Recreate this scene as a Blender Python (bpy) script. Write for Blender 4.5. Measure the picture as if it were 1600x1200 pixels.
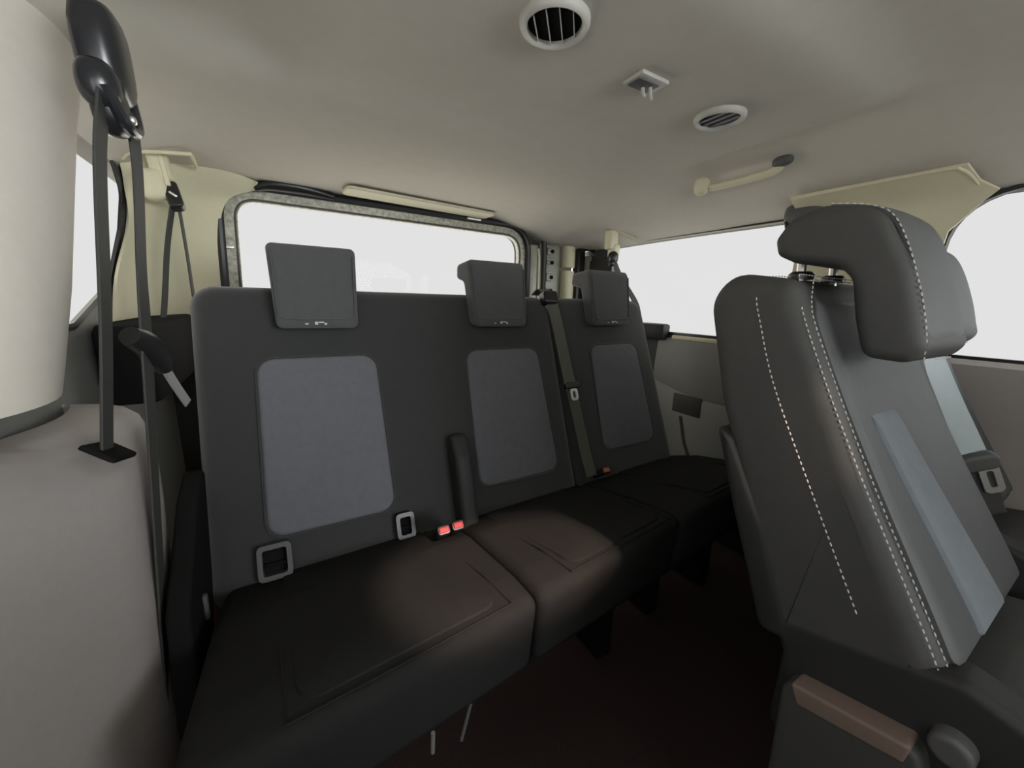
import bpy, bmesh, math, random
from mathutils import Vector, Matrix
random.seed(4)
for o in list(bpy.data.objects):
    bpy.data.objects.remove(o)
S = bpy.context.scene
COL = S.collection
ZS = 0.95            # floor to lens height; all coordinates below are measured from the lens, z up, y to the rear

# ------------------------------------------------------------------ camera, sky, sun, exposure
cam = bpy.data.cameras.new('camera')
cam.sensor_fit = 'HORIZONTAL'; cam.sensor_width = 36.0; cam.lens = 13.5
cam.clip_start = 0.02
co = bpy.data.objects.new('camera', cam); COL.objects.link(co)
r = Vector((0.86298509, -0.50444989, 0.02805439))
u = Vector((0.0830592, 0.19642748, 0.97699407))
b = -Vector((0.4983552, 0.84080114, -0.21141319))
m = Matrix((r, u, b)).transposed().to_4x4(); m.translation = Vector((0, 0, ZS))
co.matrix_world = m
S.camera = co

SKY = 4.0             # bright overcast day; the rear windows are privacy glass
W = bpy.data.worlds.new('sky'); S.world = W; W.use_nodes = True
bg = W.node_tree.nodes['Background']
bg.inputs[0].default_value = (1.0, 1.0, 1.0, 1); bg.inputs[1].default_value = SKY

def sun(name, direction, col, energy, angle):
    l = bpy.data.lights.new(name, 'SUN'); l.energy = energy; l.color = col; l.angle = math.radians(angle)
    o = bpy.data.objects.new(name, l); COL.objects.link(o)
    o.rotation_euler = Vector(direction).to_track_quat('-Z', 'Y').to_euler()
    return o
sun('sun', (0.0, 1.0, -0.92), (1.0, 0.74, 0.60), 6.5, 3.0)

sun('front_fill', (-0.52, 0.82, -0.16), (0.93, 0.97, 1.0), 10.0, 50)  # added wide lamp, brightens the left pillar and the seat fronts
sun('rear_fill', (0.1, -1.0, -0.05), (1.0, 0.94, 0.80), 20.0, 120)  # added wide lamp, brightens the rear roof and corner trim

S.view_settings.view_transform = 'Standard'
S.view_settings.look = 'None'
S.view_settings.gamma = 1.0
S.view_settings.exposure = 0.0
S.view_settings.use_curve_mapping = False

# ------------------------------------------------------------------ materials
def mat(name, col, rough=0.8, metal=0.0, noise=0.12, scale=60, bump=0.0, bscale=900, sheen=0.0, spec=0.5, coat=0.0):
    M = bpy.data.materials.new(name); M.use_nodes = True
    nt = M.node_tree; B = nt.nodes['Principled BSDF']
    tc = nt.nodes.new('ShaderNodeTexCoord')
    nz = nt.nodes.new('ShaderNodeTexNoise'); nz.inputs['Scale'].default_value = scale; nz.inputs['Detail'].default_value = 4
    nt.links.new(tc.outputs['Object'], nz.inputs['Vector'])
    mx = nt.nodes.new('ShaderNodeMix'); mx.data_type = 'RGBA'
    c = Vector(col)
    mx.inputs[6].default_value = (*(c * (1 - noise)), 1); mx.inputs[7].default_value = (*(c * (1 + noise)), 1)
    nt.links.new(nz.outputs['Fac'], mx.inputs[0]); nt.links.new(mx.outputs[2], B.inputs['Base Color'])
    B.inputs['Roughness'].default_value = rough; B.inputs['Metallic'].default_value = metal
    B.inputs['Specular IOR Level'].default_value = spec
    if sheen: B.inputs['Sheen Weight'].default_value = sheen; B.inputs['Sheen Roughness'].default_value = 0.6
    if coat: B.inputs['Coat Weight'].default_value = coat
    if bump:
        n2 = nt.nodes.new('ShaderNodeTexNoise'); n2.inputs['Scale'].default_value = bscale; n2.inputs['Detail'].default_value = 2
        nt.links.new(tc.outputs['Object'], n2.inputs['Vector'])
        bp = nt.nodes.new('ShaderNodeBump'); bp.inputs['Strength'].default_value = bump; bp.inputs['Distance'].default_value = 0.001
        nt.links.new(n2.outputs['Fac'], bp.inputs['Height']); nt.links.new(bp.outputs['Normal'], B.inputs['Normal'])
    return M
FAB = mat('charcoal_fabric', (0.033, 0.034, 0.034), 0.9, bump=0.25, sheen=0.35, spec=0.2)
HRF = mat('headrest_fabric', (0.085, 0.087, 0.088), 0.9, bump=0.25, sheen=0.2, spec=0.2)
INS = mat('grey_insert_fabric', (0.135, 0.139, 0.152), 0.9, bump=0.3, sheen=0.1, spec=0.2)
CUS = mat('cushion_fabric', (0.020, 0.020, 0.0195), 0.95, bump=0.25, spec=0.08)
VIN = mat('charcoal_vinyl', (0.060, 0.060, 0.057), 0.6, bump=0.25, spec=0.35)
VINF = mat('grey_vinyl', (0.075, 0.08, 0.079), 0.55, bump=0.2, spec=0.4)
MINS = mat('blue_grey_fabric', (0.17, 0.195, 0.215), 0.85, bump=0.3, sheen=0.1, spec=0.2)
HEAD = mat('headlining', (0.60, 0.57, 0.495), 0.95, noise=0.05, scale=25, bump=0.15, spec=0.1)
BEI = mat('beige_trim', (0.70, 0.665, 0.475), 0.6, noise=0.04, bump=0.1, spec=0.35)
PIL = mat('pillar_trim', (0.66, 0.62, 0.55), 0.6, noise=0.04, bump=0.15, spec=0.35)
LOW = mat('grey_lower_trim', (0.40, 0.37, 0.35), 0.55, noise=0.06, bump=0.3, bscale=500, spec=0.4)
LODR = mat('mid_grey_trim', (0.25, 0.25, 0.235), 0.6, noise=0.08, bump=0.3, bscale=500, spec=0.35)
LOD = mat('dark_lower_trim', (0.055, 0.055, 0.052), 0.6, noise=0.08, bump=0.3, bscale=500, spec=0.35)
BLK = mat('black_plastic', (0.018, 0.018, 0.018), 0.32, spec=0.5)
GLO = mat('gloss_black_plastic', (0.022, 0.023, 0.026), 0.22, spec=0.6)
MBK = mat('matt_black', (0.010, 0.010, 0.010), 0.9, spec=0.1)
GRY = mat('grey_plastic', (0.09, 0.09, 0.09), 0.5, spec=0.4)
WEB = mat('belt_webbing', (0.060, 0.060, 0.056), 0.75, noise=0.25, scale=400, bump=0.3, spec=0.3)
WEBM = mat('belt_webbing_olive', (0.12, 0.12, 0.10), 0.7, noise=0.25, scale=400, bump=0.3, spec=0.3)
WEBL = mat('belt_webbing_light', (0.42, 0.49, 0.51), 0.5, noise=0.06, scale=60, bump=0.3, spec=0.4)
CHR = mat('chrome', (0.88, 0.87, 0.83), 0.38, metal=0.85, noise=0.02)
STL = mat('painted_steel', (0.30, 0.30, 0.24), 0.4, noise=0.35, scale=14, spec=0.5)
ALU = mat('brushed_seal_strip', (0.42, 0.41, 0.34), 0.4, noise=0.9, scale=70, metal=0.2)
RED = mat('red_button', (0.55, 0.035, 0.04), 0.5)
ORG = mat('orange_button', (0.60, 0.17, 0.06), 0.5)
THR = mat('pale_thread', (0.62, 0.61, 0.58), 0.8)
VEN = mat('vent_trim', (0.46, 0.45, 0.40), 0.5, noise=0.04)
CAR = mat('brown_carpet', (0.040, 0.028, 0.026), 1.0, noise=0.3, scale=200, bump=0.6, bscale=400, spec=0.05)
SHR = mat('hard_back_shell', (0.026, 0.026, 0.026), 0.55, bump=0.2, spec=0.3)
TAN = mat('lit_edge_tan', (0.17, 0.125, 0.10), 0.6, noise=0.08)  # light along the side cover's top edge, put into the colour

def glass(name, tint):
    M = bpy.data.materials.new(name); M.use_nodes = True
    nt = M.node_tree; nt.nodes.clear()
    out = nt.nodes.new('ShaderNodeOutputMaterial'); mixs = nt.nodes.new('ShaderNodeMixShader')
    tr = nt.nodes.new('ShaderNodeBsdfTransparent'); gl = nt.nodes.new('ShaderNodeBsdfGlossy'); gl.inputs['Roughness'].default_value = 0.02
    mixs.inputs[0].default_value = 0.0015
    tr.inputs[0].default_value = (tint, tint, tint, 1)
    nt.links.new(tr.outputs[0], mixs.inputs[1]); nt.links.new(gl.outputs[0], mixs.inputs[2])
    nt.links.new(mixs.outputs[0], out.inputs[0]); return M
PRIV = glass('privacy_glass', math.sqrt(0.76/SKY)/0.9985)
GLS = glass('clear_glass', 0.97)
MID = glass('tinted_glass', 0.82)

# ------------------------------------------------------------------ helpers
BASE = {}
def thing(name, loc, label, cat, group=None, kind=None):
    o = bpy.data.objects.new(name, None); COL.objects.link(o)
    o.empty_display_size = 0.05
    o.location = (loc[0], loc[1], loc[2] + ZS); BASE[o] = Vector(loc)
    if label: o['label'] = label
    if cat: o['category'] = cat
    if group: o['group'] = group
    if kind: o['kind'] = kind
    return o
def obj(name, bm, material, parent=None, smooth=35, label=None, kind=None):
    me = bpy.data.meshes.new(name)
    if parent is None:
        if bm.verts:
            xs = [v.co for v in bm.verts]
            c = Vector(((min(v.x for v in xs) + max(v.x for v in xs)) / 2, (min(v.y for v in xs) + max(v.y for v in xs)) / 2, min(v.z for v in xs)))
        else: c = Vector()
    else: c = BASE[parent]
    bmesh.ops.translate(bm, verts=bm.verts, vec=-c)
    bmesh.ops.recalc_face_normals(bm, faces=bm.faces)
    if smooth:
        for f in bm.faces: f.smooth = True
    bm.to_mesh(me); bm.free()
    if smooth: me.set_sharp_from_angle(angle=math.radians(smooth))
    me.materials.append(material)
    o = bpy.data.objects.new(name, me); COL.objects.link(o)
    BASE[o] = c
    if parent is None: o.location = (c.x, c.y, c.z + ZS)
    else: o.parent = parent
    if label: o['label'] = label
    if kind: o['kind'] = kind
    return o
def tag(o, label, cat, group=None):
    o['label'] = label; o['category'] = cat
    if group: o['group'] = group
    return o
def xf(bm, M):
    bmesh.ops.transform(bm, matrix=M, verts=bm.verts); return bm
def warp(bm, f):
    for v in bm.verts: v.co = Vector(f(v.co))
    return bm
def join(*bms):
    r_ = bms[0]
    for b_ in bms[1:]:
        me = bpy.data.meshes.new('tmp'); b_.to_mesh(me); b_.free(); r_.from_mesh(me); bpy.data.meshes.remove(me)
    return r_
def rrect(w, h, rad, n=6):
    rad = min(rad, w / 2 - 1e-5, h / 2 - 1e-5); rad = max(rad, 1e-5)
    P = []
    for cx, cy, a0 in ((w/2 - rad, h/2 - rad, 0), (-w/2 + rad, h/2 - rad, 90), (-w/2 + rad, -h/2 + rad, 180), (w/2 - rad, -h/2 + rad, 270)):
        for k in range(n + 1):
            a = math.radians(a0 + 90 * k / n); P.append((cx + rad * math.cos(a), cy + rad * math.sin(a)))
    return P
def rings_bm(rings, cap0=True, cap1=True, closed=True):
    bm = bmesh.new(); V = [[bm.verts.new(p) for p in R_] for R_ in rings]; n = len(rings[0])
    for a_, b_ in zip(V, V[1:]):
        for i in range(n if closed else n - 1):
            j = (i + 1) % n
            try: bm.faces.new((a_[i], a_[j], b_[j], b_[i]))
            except ValueError: pass
    if cap0: bm.faces.new(V[0][::-1])
    if cap1: bm.faces.new(V[-1])
    return bm
def pad(w, h, d, rc, re, crown=0.0, reb=0.0, ni=6, nb=5, n=6):
    """soft upholstered slab: outline w x h in (x, y), depth 0..d in z, rounded corners rc, rounded front edge re, crowned face"""
    R_ = []
    def ring(i, z): return [(p[0], p[1], z) for p in rrect(w - 2*i, h - 2*i, max(rc - i, 0.002), n)]
    if reb:
        for k in range(nb):
            a = math.pi/2 * k/nb; R_.append(ring(reb*(1 - math.sin(a)), reb*(1 - math.cos(a))))
    R_.append(ring(0, reb))
    for k in range(nb + 1):
        a = math.pi/2 * k/nb; R_.append(ring(re*(1 - math.cos(a)), d - re + re*math.sin(a)))
    mx = min(w, h)/2 - 0.004
    for k in range(1, ni + 1):
        i = re + (mx - re)*k/ni; s = k/ni
        R_.append(ring(i, d + crown*(1 - (1 - s)**2)))
    return rings_bm(R_)
def fillet(pts, rads, n=5):
    out = []; N = len(pts)
    for i in range(N):
        p = Vector(pts[i]); a = Vector(pts[i-1]) - p; c = Vector(pts[(i+1) % N]) - p
        rr = rads[i] if isinstance(rads, (list, tuple)) else rads
        la, lc = a.length, c.length; a.normalize(); c.normalize()
        ang = a.angle(c)
        t = min(rr / max(math.tan(ang/2), 1e-3), la*0.49, lc*0.49)
        if t < 1e-4 or ang > 3.1: out.append(tuple(p)); continue
        p0, p1 = p + a*t, p + c*t
        for k in range(n + 1):
            s = k/n; out.append(tuple(p0*(1-s)**2 + p*2*s*(1-s) + p1*s**2))
    return out
def inset_poly(P, d):
    N = len(P); out = []
    area = sum(P[i][0]*P[(i+1) % N][1] - P[(i+1) % N][0]*P[i][1] for i in range(N))
    sg = 1 if area > 0 else -1
    for i in range(N):
        p = Vector(P[i]); a = (p - Vector(P[i-1])); c = (Vector(P[(i+1) % N]) - p)
        if a.length < 1e-7: a = c
        if c.length < 1e-7: c = a
        a.normalize(); c.normalize()
        na = Vector((-a.y, a.x))*sg; nc = Vector((-c.y, c.x))*sg
        nn = na + nc
        if nn.length < 1e-4: nn = na
        nn.normalize(); k = 1/max(nn.dot(na), 0.6)
        out.append(tuple(p + nn*d*k))
    return out
def prism(P, x0, x1, bev, nb=5, crown=0.0, nx=0):
    """side profile P in (y, z) swept from x0 to x1 with rounded rims"""
    R_ = []
    for k in range(nb + 1):
        a = math.pi/2*k/nb; Q = inset_poly(P, bev*(1 - math.sin(a)))
        R_.append([(x0 - crown*(1-k/nb) + bev*(1 - math.cos(a)), q[0], q[1]) for q in Q])
    for k in range(1, nx + 1): R_.append([(x0 + bev + (x1 - x0 - 2*bev)*k/(nx + 1), q[0], q[1]) for q in P])
    for k in range(nb, -1, -1):
        a = math.pi/2*k/nb; Q = inset_poly(P, bev*(1 - math.sin(a)))
        R_.append([(x1 + crown*(1-k/nb) - bev*(1 - math.cos(a)), q[0], q[1]) for q in Q])
    bm = rings_bm(R_)
    bmesh.ops.triangulate(bm, faces=[f for f in bm.faces if len(f.verts) > 4])
    return bm
def box(c, s, bev=0.003, seg=2, rot=None):
    bm = bmesh.new(); bmesh.ops.create_cube(bm, size=1)
    bmesh.ops.scale(bm, vec=s, verts=bm.verts)
    if bev: bmesh.ops.bevel(bm, geom=bm.edges[:], offset=min(bev, min(s)*0.45), segments=seg, profile=0.5, affect='EDGES')
    if rot is not None: xf(bm, rot.to_4x4() if isinstance(rot, Matrix) else rot)
    bmesh.ops.translate(bm, verts=bm.verts, vec=c)
    return bm
def smooth_path(P, n=8):
    P = [Vector(p) for p in P]; out = []
    if len(P) < 3:
        return [P[0].lerp(P[1], k/n) for k in range(n+1)]
    for i in range(len(P) - 1):
        p0 = P[i-1] if i else P[0]*2 - P[1]; p1 = P[i]; p2 = P[i+1]; p3 = P[i+2] if i + 2 < len(P) else P[-1]*2 - P[-2]
        for k in range(n):
            t = k/n
            out.append(0.5*((2*p1) + (-p0+p2)*t + (2*p0-5*p1+4*p2-p3)*t*t + (-p0+3*p1-3*p2+p3)*t**3))
    out.append(P[-1]); return out
def tube(P, rad, n=10, closed=False):
    P = [Vector(p) for p in P]; rings = []; prev = None
    N = len(P)
    for i, p in enumerate(P):
        if closed: t = P[(i+1) % N] - P[i-1]
        else: t = P[min(i+1, N-1)] - P[max(i-1, 0)]
        t.normalize()
        if prev is None:
            ref = Vector((0, 0, 1)) if abs(t.z) < 0.9 else Vector((1, 0, 0)); a = t.cross(ref).normalized()
        else: a = (prev - t*prev.dot(t)).normalized()
        prev = a; b_ = t.cross(a)
        rr = rad[i] if isinstance(rad, (list, tuple)) else rad
        rings.append([tuple(p + (a*math.cos(2*math.pi*k/n) + b_*math.sin(2*math.pi*k/n))*rr) for k in range(n)])
    if closed:
        rings.append(rings[0]); bm = rings_bm(rings, False, False); bmesh.ops.remove_doubles(bm, verts=bm.verts, dist=1e-6); return bm
    return rings_bm(rings)
def bar(P, sec, up=(0, 0, 1)):
    """sweep a 2-D section (list of (side, up)) along P"""
    P = [Vector(p) for p in P]; rings = []; N = len(P)
    for i, p in enumerate(P):
        t = (P[min(i+1, N-1)] - P[max(i-1, 0)]).normalized()
        U = Vector(up[i]) if isinstance(up, list) else Vector(up)
        s_ = t.cross(U).normalized(); U = s_.cross(t).normalized()
        rings.append([tuple(p + s_*a + U*c) for a, c in sec])
    return rings_bm(rings)
def strap(P, width, thick=0.0016, side=(1, 0, 0), n=8):
    """belt webbing: flat ribbon with rounded lips; side = direction across the webbing (one vector or one per control point)"""
    pts = smooth_path(P, n)
    if isinstance(side, list): sd = smooth_path(side, n)
    else: sd = [Vector(side)]*len(pts)
    rings = []
    for i, p in enumerate(pts):
        t = (pts[min(i+1, len(pts)-1)] - pts[max(i-1, 0)]).normalized()
        s_ = (sd[i] - t*sd[i].dot(t)).normalized(); nn = t.cross(s_)
        h = width/2
        sec = [(-h, 0), (-h + .0012, thick), (-h*.6, thick*.8), (0, thick), (h*.6, thick*.8), (h - .0012, thick), (h, 0), (h - .0012, -thick), (0, -thick), (-h + .0012, -thick)]
        rings.append([tuple(p + s_*a + nn*c) for a, c in sec])
    return rings_bm(rings)
def stitches(P, length=0.0046, gap=0.0032, w=0.0009, up=(0, 0, 1)):
    P = [Vector(p) for p in P]; seg = []; bm = bmesh.new()
    L = [0]
    for a_, b_ in zip(P, P[1:]): L.append(L[-1] + (b_ - a_).length)
    def at(s):
        for i in range(len(L) - 1):
            if s <= L[i+1]: return P[i].lerp(P[i+1], (s - L[i])/max(L[i+1] - L[i], 1e-9))
        return P[-1]
    s = 0
    while s + length < L[-1]:
        a_, b_ = at(s), at(s + length); t = (b_ - a_).normalized(); U = Vector(up); sd = t.cross(U).normalized(); U = sd.cross(t)
        R_ = []
        for q, k in ((a_, .5), (a_.lerp(b_, .25), 1), (a_.lerp(b_, .75), 1), (b_, .5)):
            R_.append([tuple(q + sd*w*k*x + U*w*k*z) for x, z in ((-1, 0), (0, 1), (1, 0), (0, -1))])
        V = [[bm.verts.new(p) for p in r_] for r_ in R_]
        for x, y in zip(V, V[1:]):
            for i in range(4): bm.faces.new((x[i], x[(i+1) % 4], y[(i+1) % 4], y[i]))
        bm.faces.new(V[0][::-1]); bm.faces.new(V[-1])
        s += length + gap
    return bm
def sheet(rows, thick=0.006, flip=False):
    """surface through a grid of points, given a real thickness"""
    bm = bmesh.new(); V = [[bm.verts.new(p) for p in R_] for R_ in rows]
    for a_, b_ in zip(V, V[1:]):
        for i in range(len(a_) - 1):
            f = (a_[i], a_[i+1], b_[i+1], b_[i]); bm.faces.new(f[::-1] if flip else f)
    bmesh.ops.recalc_face_normals(bm, faces=bm.faces)
    g = bmesh.ops.solidify(bm, geom=bm.faces[:], thickness=thick)
    return bm
def plate_hole(outer, holes, thick, place):
    """flat plate outline with holes; place(a, b, depth) puts it in the scene"""
    bm = bmesh.new(); es = []
    for loop in [outer] + holes:
        vs = [bm.verts.new((p[0], p[1], 0)) for p in loop]
        es += [bm.edges.new((vs[i], vs[(i+1) % len(vs)])) for i in range(len(vs))]
    bmesh.ops.triangle_fill(bm, use_beauty=True, use_dissolve=False, edges=es)
    ext = bmesh.ops.extrude_face_region(bm, geom=bm.faces[:])
    for v in ext['geom']:
        if isinstance(v, bmesh.types.BMVert): v.co.z = thick
    return warp(bm, lambda c: place(c.x, c.y, c.z))
def ring_plate(inner, outer, place, t0=0.0, t1=0.01):
    """frame between two loops with the same number of points"""
    R_ = []
    rows = [[place(p[0], p[1], t0) for p in outer], [place(p[0], p[1], t1) for p in outer], [place(p[0], p[1], t1) for p in inner], [place(p[0], p[1], t0) for p in inner]]
    rows.append(rows[0])
    bm = rings_bm(rows, False, False); bmesh.ops.remove_doubles(bm, verts=bm.verts, dist=1e-6)
    return bm
def scale_loop(P, d):
    return inset_poly(P, -d)

# ------------------------------------------------------------------ shell of the van
FL = -0.95
obj('floor', box((0.56, 0.1, FL - 0.02), (1.95, 3.5, 0.04), 0), CAR)['kind'] = 'structure'

def sstep(a, b_, v):
    t = max(0.0, min(1.0, (v - a)/(b_ - a))); return t*t*(3 - 2*t)
def roof_z(x, y):
    # shallow air duct panel standing proud in the middle of the headlining; higher border in front and at the sides
    side = 1 - sstep(-0.01, 0.08, x)*(1 - sstep(1.03, 1.13, x))
    border = max(side, 1 - sstep(0.30, 0.40, y))
    rear = sstep(0.84, 0.98, y)
    z = 0.40 + 0.022*border*(1 - rear) - 0.012*rear
    if x < 0.0: z -= 0.05*((0.0 - x)/0.36)**2.6
    if x > 1.10: z -= (0.135 - 0.032*rear)*((x - 1.10)/0.36)**1.5
    if y > 1.0: z -= 0.012*((y - 1.0)/0.72)**2
    if y > 1.15 and x > 0.85: z -= 0.075*min(1, (y - 1.15)/0.5)**1.5*min(1, (x - 0.85)/0.33)**1.3*max(0.0, 1 - max(0, x - 1.18)/0.28)
    return z
HX0, HX1, HY0, HY1 = 0.11, 0.565, -0.61, -0.28      # unseen roof opening, added to shape the warm sun patch on the cushions
xs = [-0.40 + 1.88*i/71 for i in range(72)]
ys = [-1.60 + 3.36*i/96 for i in range(97)]
def snap(L, *vals):
    for v in vals:
        i = min(range(len(L)), key=lambda k: abs(L[k] - v)); L[i] = v
snap(xs, HX0, HX1); snap(ys, HY0, HY1)
bm = bmesh.new(); V = [[bm.verts.new((x, y, roof_z(x, y))) for x in xs] for y in ys]
for j in range(len(ys) - 1):
    for i in range(len(xs) - 1):
        cx_, cy_ = (xs[i] + xs[i+1])/2, (ys[j] + ys[j+1])/2
        hr_ = 0.15; ex = max(HX0 + hr_ - cx_, cx_ - HX1 + hr_, 0); ey = max(HY0 + hr_ - cy_, cy_ - HY1 + hr_, 0)
        if HX0 < cx_ < HX1 and HY0 < cy_ < HY1 and math.hypot(ex, ey) < hr_: continue
        bm.faces.new((V[j][i], V[j][i+1], V[j+1][i+1], V[j+1][i]))
ret = bmesh.ops.extrude_face_region(bm, geom=bm.faces[:])
bmesh.ops.translate(bm, verts=[v for v in ret['geom'] if isinstance(v, bmesh.types.BMVert)], vec=(0, 0, 0.03))
obj('ceiling', bm, HEAD)['kind'] = 'structure'

# walls: plates in the y-z plane, outline and window hole
XR, XL = 1.46, -0.36
def on_right(y, z, t): return (XR + t, y, z)
def on_left(y, z, t): return (XL - t, y, z)
def wall_with(name, outer, holes, place, material, th=0.03):
    o = obj(name, plate_hole(outer, holes, th, place), material, smooth=20); o['kind'] = 'structure'; return o
win_r1 = fillet([(0.66, -0.115), (1.50, -0.115), (1.50, 0.286), (0.66, 0.286)], [.05, .03, .02, .05])
win_r2 = fillet([(-0.75, -0.105), (0.335, -0.105), (0.335, 0.285), (-0.75, 0.285)], [.05, .05, .13, .05], 8)
win_r3 = fillet([(-1.50, -0.105), (-0.90, -0.105), (-0.90, 0.27), (-1.25, 0.27)], .05)
wall_with('wall_right', [(-1.6, FL), (1.76, FL), (1.76, 0.33), (-1.6, 0.33)], [win_r1, win_r2, win_r3], on_right, LOD)
win_l1 = fillet([(0.80, -0.07), (1.09, -0.07), (1.26, -0.01), (1.33, 0.02), (1.47, 0.154), (1.545, 0.265), (1.50, 0.345), (0.80, 0.345)], .05)
wall_with('wall_left', [(0.50, FL), (1.76, FL), (1.76, 0.36), (0.50, 0.36)], [win_l1], on_left, LODR, 0.003)
win_l2 = fillet([(-1.50, -0.105), (-0.95, -0.105), (-0.95, 0.26), (-1.25, 0.26)], .05)
win_l3 = fillet([(-0.75, -0.105), (0.34, -0.105), (0.34, 0.30), (-0.75, 0.30)], .05)
wall_with('wall_front_left', [(-1.6, FL), (0.50, FL), (0.50, 0.36), (-1.6, 0.36)], [win_l2, win_l3], on_left, LOD)
# front: dashboard bulkhead under the windscreen
obj('wall_front', box((0.55, -1.62, -0.53), (1.9, 0.05, 0.84), 0.01), LOD)['kind'] = 'structure'

def pane(parent, loop, place, name='pane', t=0.012, glass_mat=None):
    R_ = [[place(p[0], p[1], t) for p in loop], [place(p[0], p[1], t + 0.004) for p in loop]]
    bm_ = rings_bm(R_); bmesh.ops.triangulate(bm_, faces=[f for f in bm_.faces if len(f.verts) > 4])
    return obj(name, bm_, glass_mat or PRIV, parent, smooth=0)
def window(name, loop, place, base, rim=0.012, frame_mat=BLK, glass_mat=None, rim_t=0.012):
    w = thing(name, base, None, None, kind='structure')
    obj('window_seal', ring_plate(inset_poly(loop, rim*0.35), scale_loop(loop, rim), place, -0.004, rim_t), frame_mat, w, smooth=40)
    pane(w, scale_loop(loop, 0.004), place, glass_mat=glass_mat, t=0.012 if rim_t > 0.01 else 0.0005)
    return w
w1 = window('window_1', win_r1, on_right, (XR, 1.0, -0.12), 0.006)
window('window_2', win_r2, on_right, (XR, -0.2, -0.12), 0.008)
window('window_3', win_r3, on_right, (XR, -1.2, -0.12), 0.008, glass_mat=GLS)
window('window_4', win_l1, on_left, (XL, 1.2, -0.12), 0.010, rim_t=0.003)
window('window_5', win_l2, on_left, (XL, -1.2, -0.12), 0.010, glass_mat=GLS)
window('window_6', win_l3, on_left, (XL, -0.2, -0.12), 0.010, glass_mat=MID)
# beige ledge under the rear right window and the dark corner cap
obj('trim_1', box((XR - 0.008, 0.88, -0.133), (0.022, 0.42, 0.016), 0.004), BEI)['kind'] = 'structure'
obj('trim_2', box((XR - 0.02, 1.20, -0.115), (0.05, 0.17, 0.07), 0.012), SHR)['kind'] = 'structure'

# ---- right pillar trim following the roof cove, between the two side windows
def cove(x): return roof_z(x, 0.4)
rows = []
prof = [(1.452, -0.10), (1.452, 0.10), (1.452, 0.20), (1.448, 0.262), (1.435, 0.283), (1.41, cove(1.41) - 0.010), (1.38, cove(1.38) - 0.010), (1.355, cove(1.355) - 0.009)]
for (x, z) in prof:
    k = max(0.0, min(1.0, (z - 0.10)/0.22))
    y0 = max(0.262, 0.207 + math.sqrt(max(0.0, 0.132**2 - max(0.0, z - 0.155)**2))) if x > 1.43 else 0.285 + 0.02*(1.43 - x)/0.075
    y1 = 0.665
    rows.append([(x, y0 + (y1 - y0)*i/8, z) for i in range(9)])
pt = obj('trim_3', sheet(rows, 0.006), BEI, smooth=60); pt['kind'] = 'structure'
lip = smooth_path([(1.356, 0.66, cove(1.356) - 0.017), (1.352, 0.36, cove(1.352) - 0.017), (1.362, 0.315, cove(1.362) - 0.017), (1.41, 0.295, cove(1.41) - 0.016), (1.452, 0.283, 0.275)], 6)
obj('pillar_lip', tube(lip, 0.0035, 8), BEI, pt)

# ---- right lower panel: armrest roll, seam, storage pocket
lp = thing('trim_4', (XR - 0.02, 0.95, -0.6), None, None, kind='structure')
rowsR = []
for z, x in ((-0.14, 1.452), (-0.16, 1.44), (-0.25, 1.432), (-0.36, 1.43), (-0.372, 1.436), (-0.384, 1.428), (-0.50, 1.43), (-0.66, 1.445), (-0.93, 1.45)):
    rowsR.append([(x, 0.55 + 0.6*i/10, z + (0.05*((0.55 + 0.6*i/10 - 0.85)/0.3)**2 if -0.39 < z < -0.35 else 0)) for i in range(11)])
rowsK = [r_ for r_ in rowsR[-2:]]; rowsR = rowsR[:-1]
obj('shaded_card_foot', sheet(rowsK, 0.006), MBK, lp, smooth=50)  # foot of the door card, blackened for the shade below the bench
obj('door_card', sheet(rowsR, 0.006), LODR, lp, smooth=50)
obj('pocket', box((1.424, 0.965, -0.405), (0.012, 0.13, 0.080), 0.004), LOD, lp)
fr2 = thing('trim_5', (XR - 0.02, 0.1, -0.6), None, None, kind='structure')
rowsR = []
for z, x in ((-0.115, 1.452), (-0.125, 1.43), (-0.16, 1.425), (-0.27, 1.437), (-0.30, 1.44), (-0.42, 1.428), (-0.93, 1.45)):
    rowsR.append([(x, -0.7 + 1.22*i/10, z) for i in range(11)])
obj('door_card', sheet(rowsR, 0.006), LOW, fr2, smooth=50)

# ---- tailgate with its window, seal and frame
YT = 1.72
def on_rear(x, z, t): return (x, YT + t, z)
win_t = fillet([(-0.135, -0.25), (1.042, -0.25), (1.042, 0.314), (-0.116, 0.322)], [.06, .06, .09, .075], 8)
d1 = thing('door_1', (0.45, YT, -0.95), None, None, kind='structure')
gate_out = [(-0.38, FL), (1.20, FL), (1.20, 0.44), (-0.38, 0.44)]
obj('door_panel', plate_hole(gate_out, [win_t], 0.03, lambda x, z, t: (x, YT + 0.02 + t, z)), LOD, d1, smooth=20)
o1, o2, o3 = scale_loop(win_t, 0.0), scale_loop(win_t, 0.030), scale_loop(win_t, 0.062)
obj('window_surround', ring_plate(inset_poly(win_t, 0.008), o2, on_rear, -0.004, 0.022), ALU, d1, smooth=40, label='silvery speckled strip around the tailgate glass')
obj('inner_bead', tube([on_rear(p[0], p[1], -0.006) for p in inset_poly(win_t, 0.001)], 0.0035, 8, True), GRY, d1)
obj('door_seal', tube([on_rear(p[0], p[1], -0.010) for p in scale_loop(win_t, 0.044)], 0.015, 10, True), BLK, d1, label='glossy black rubber seal')
pane(d1, win_t, on_rear, t=0.025)
hx = smooth_path([(-0.05, YT - 0.03, 0.355), (0.0, YT - 0.04, 0.372), (0.10, YT - 0.04, 0.374), (0.20, YT - 0.03, 0.362)], 6)
obj('hinge_cover', tube(hx, [0.012 + 0.012*math.sin(math.pi*i/(len(hx)-1)) for i in range(len(hx))], 12), BLK, d1)
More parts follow.
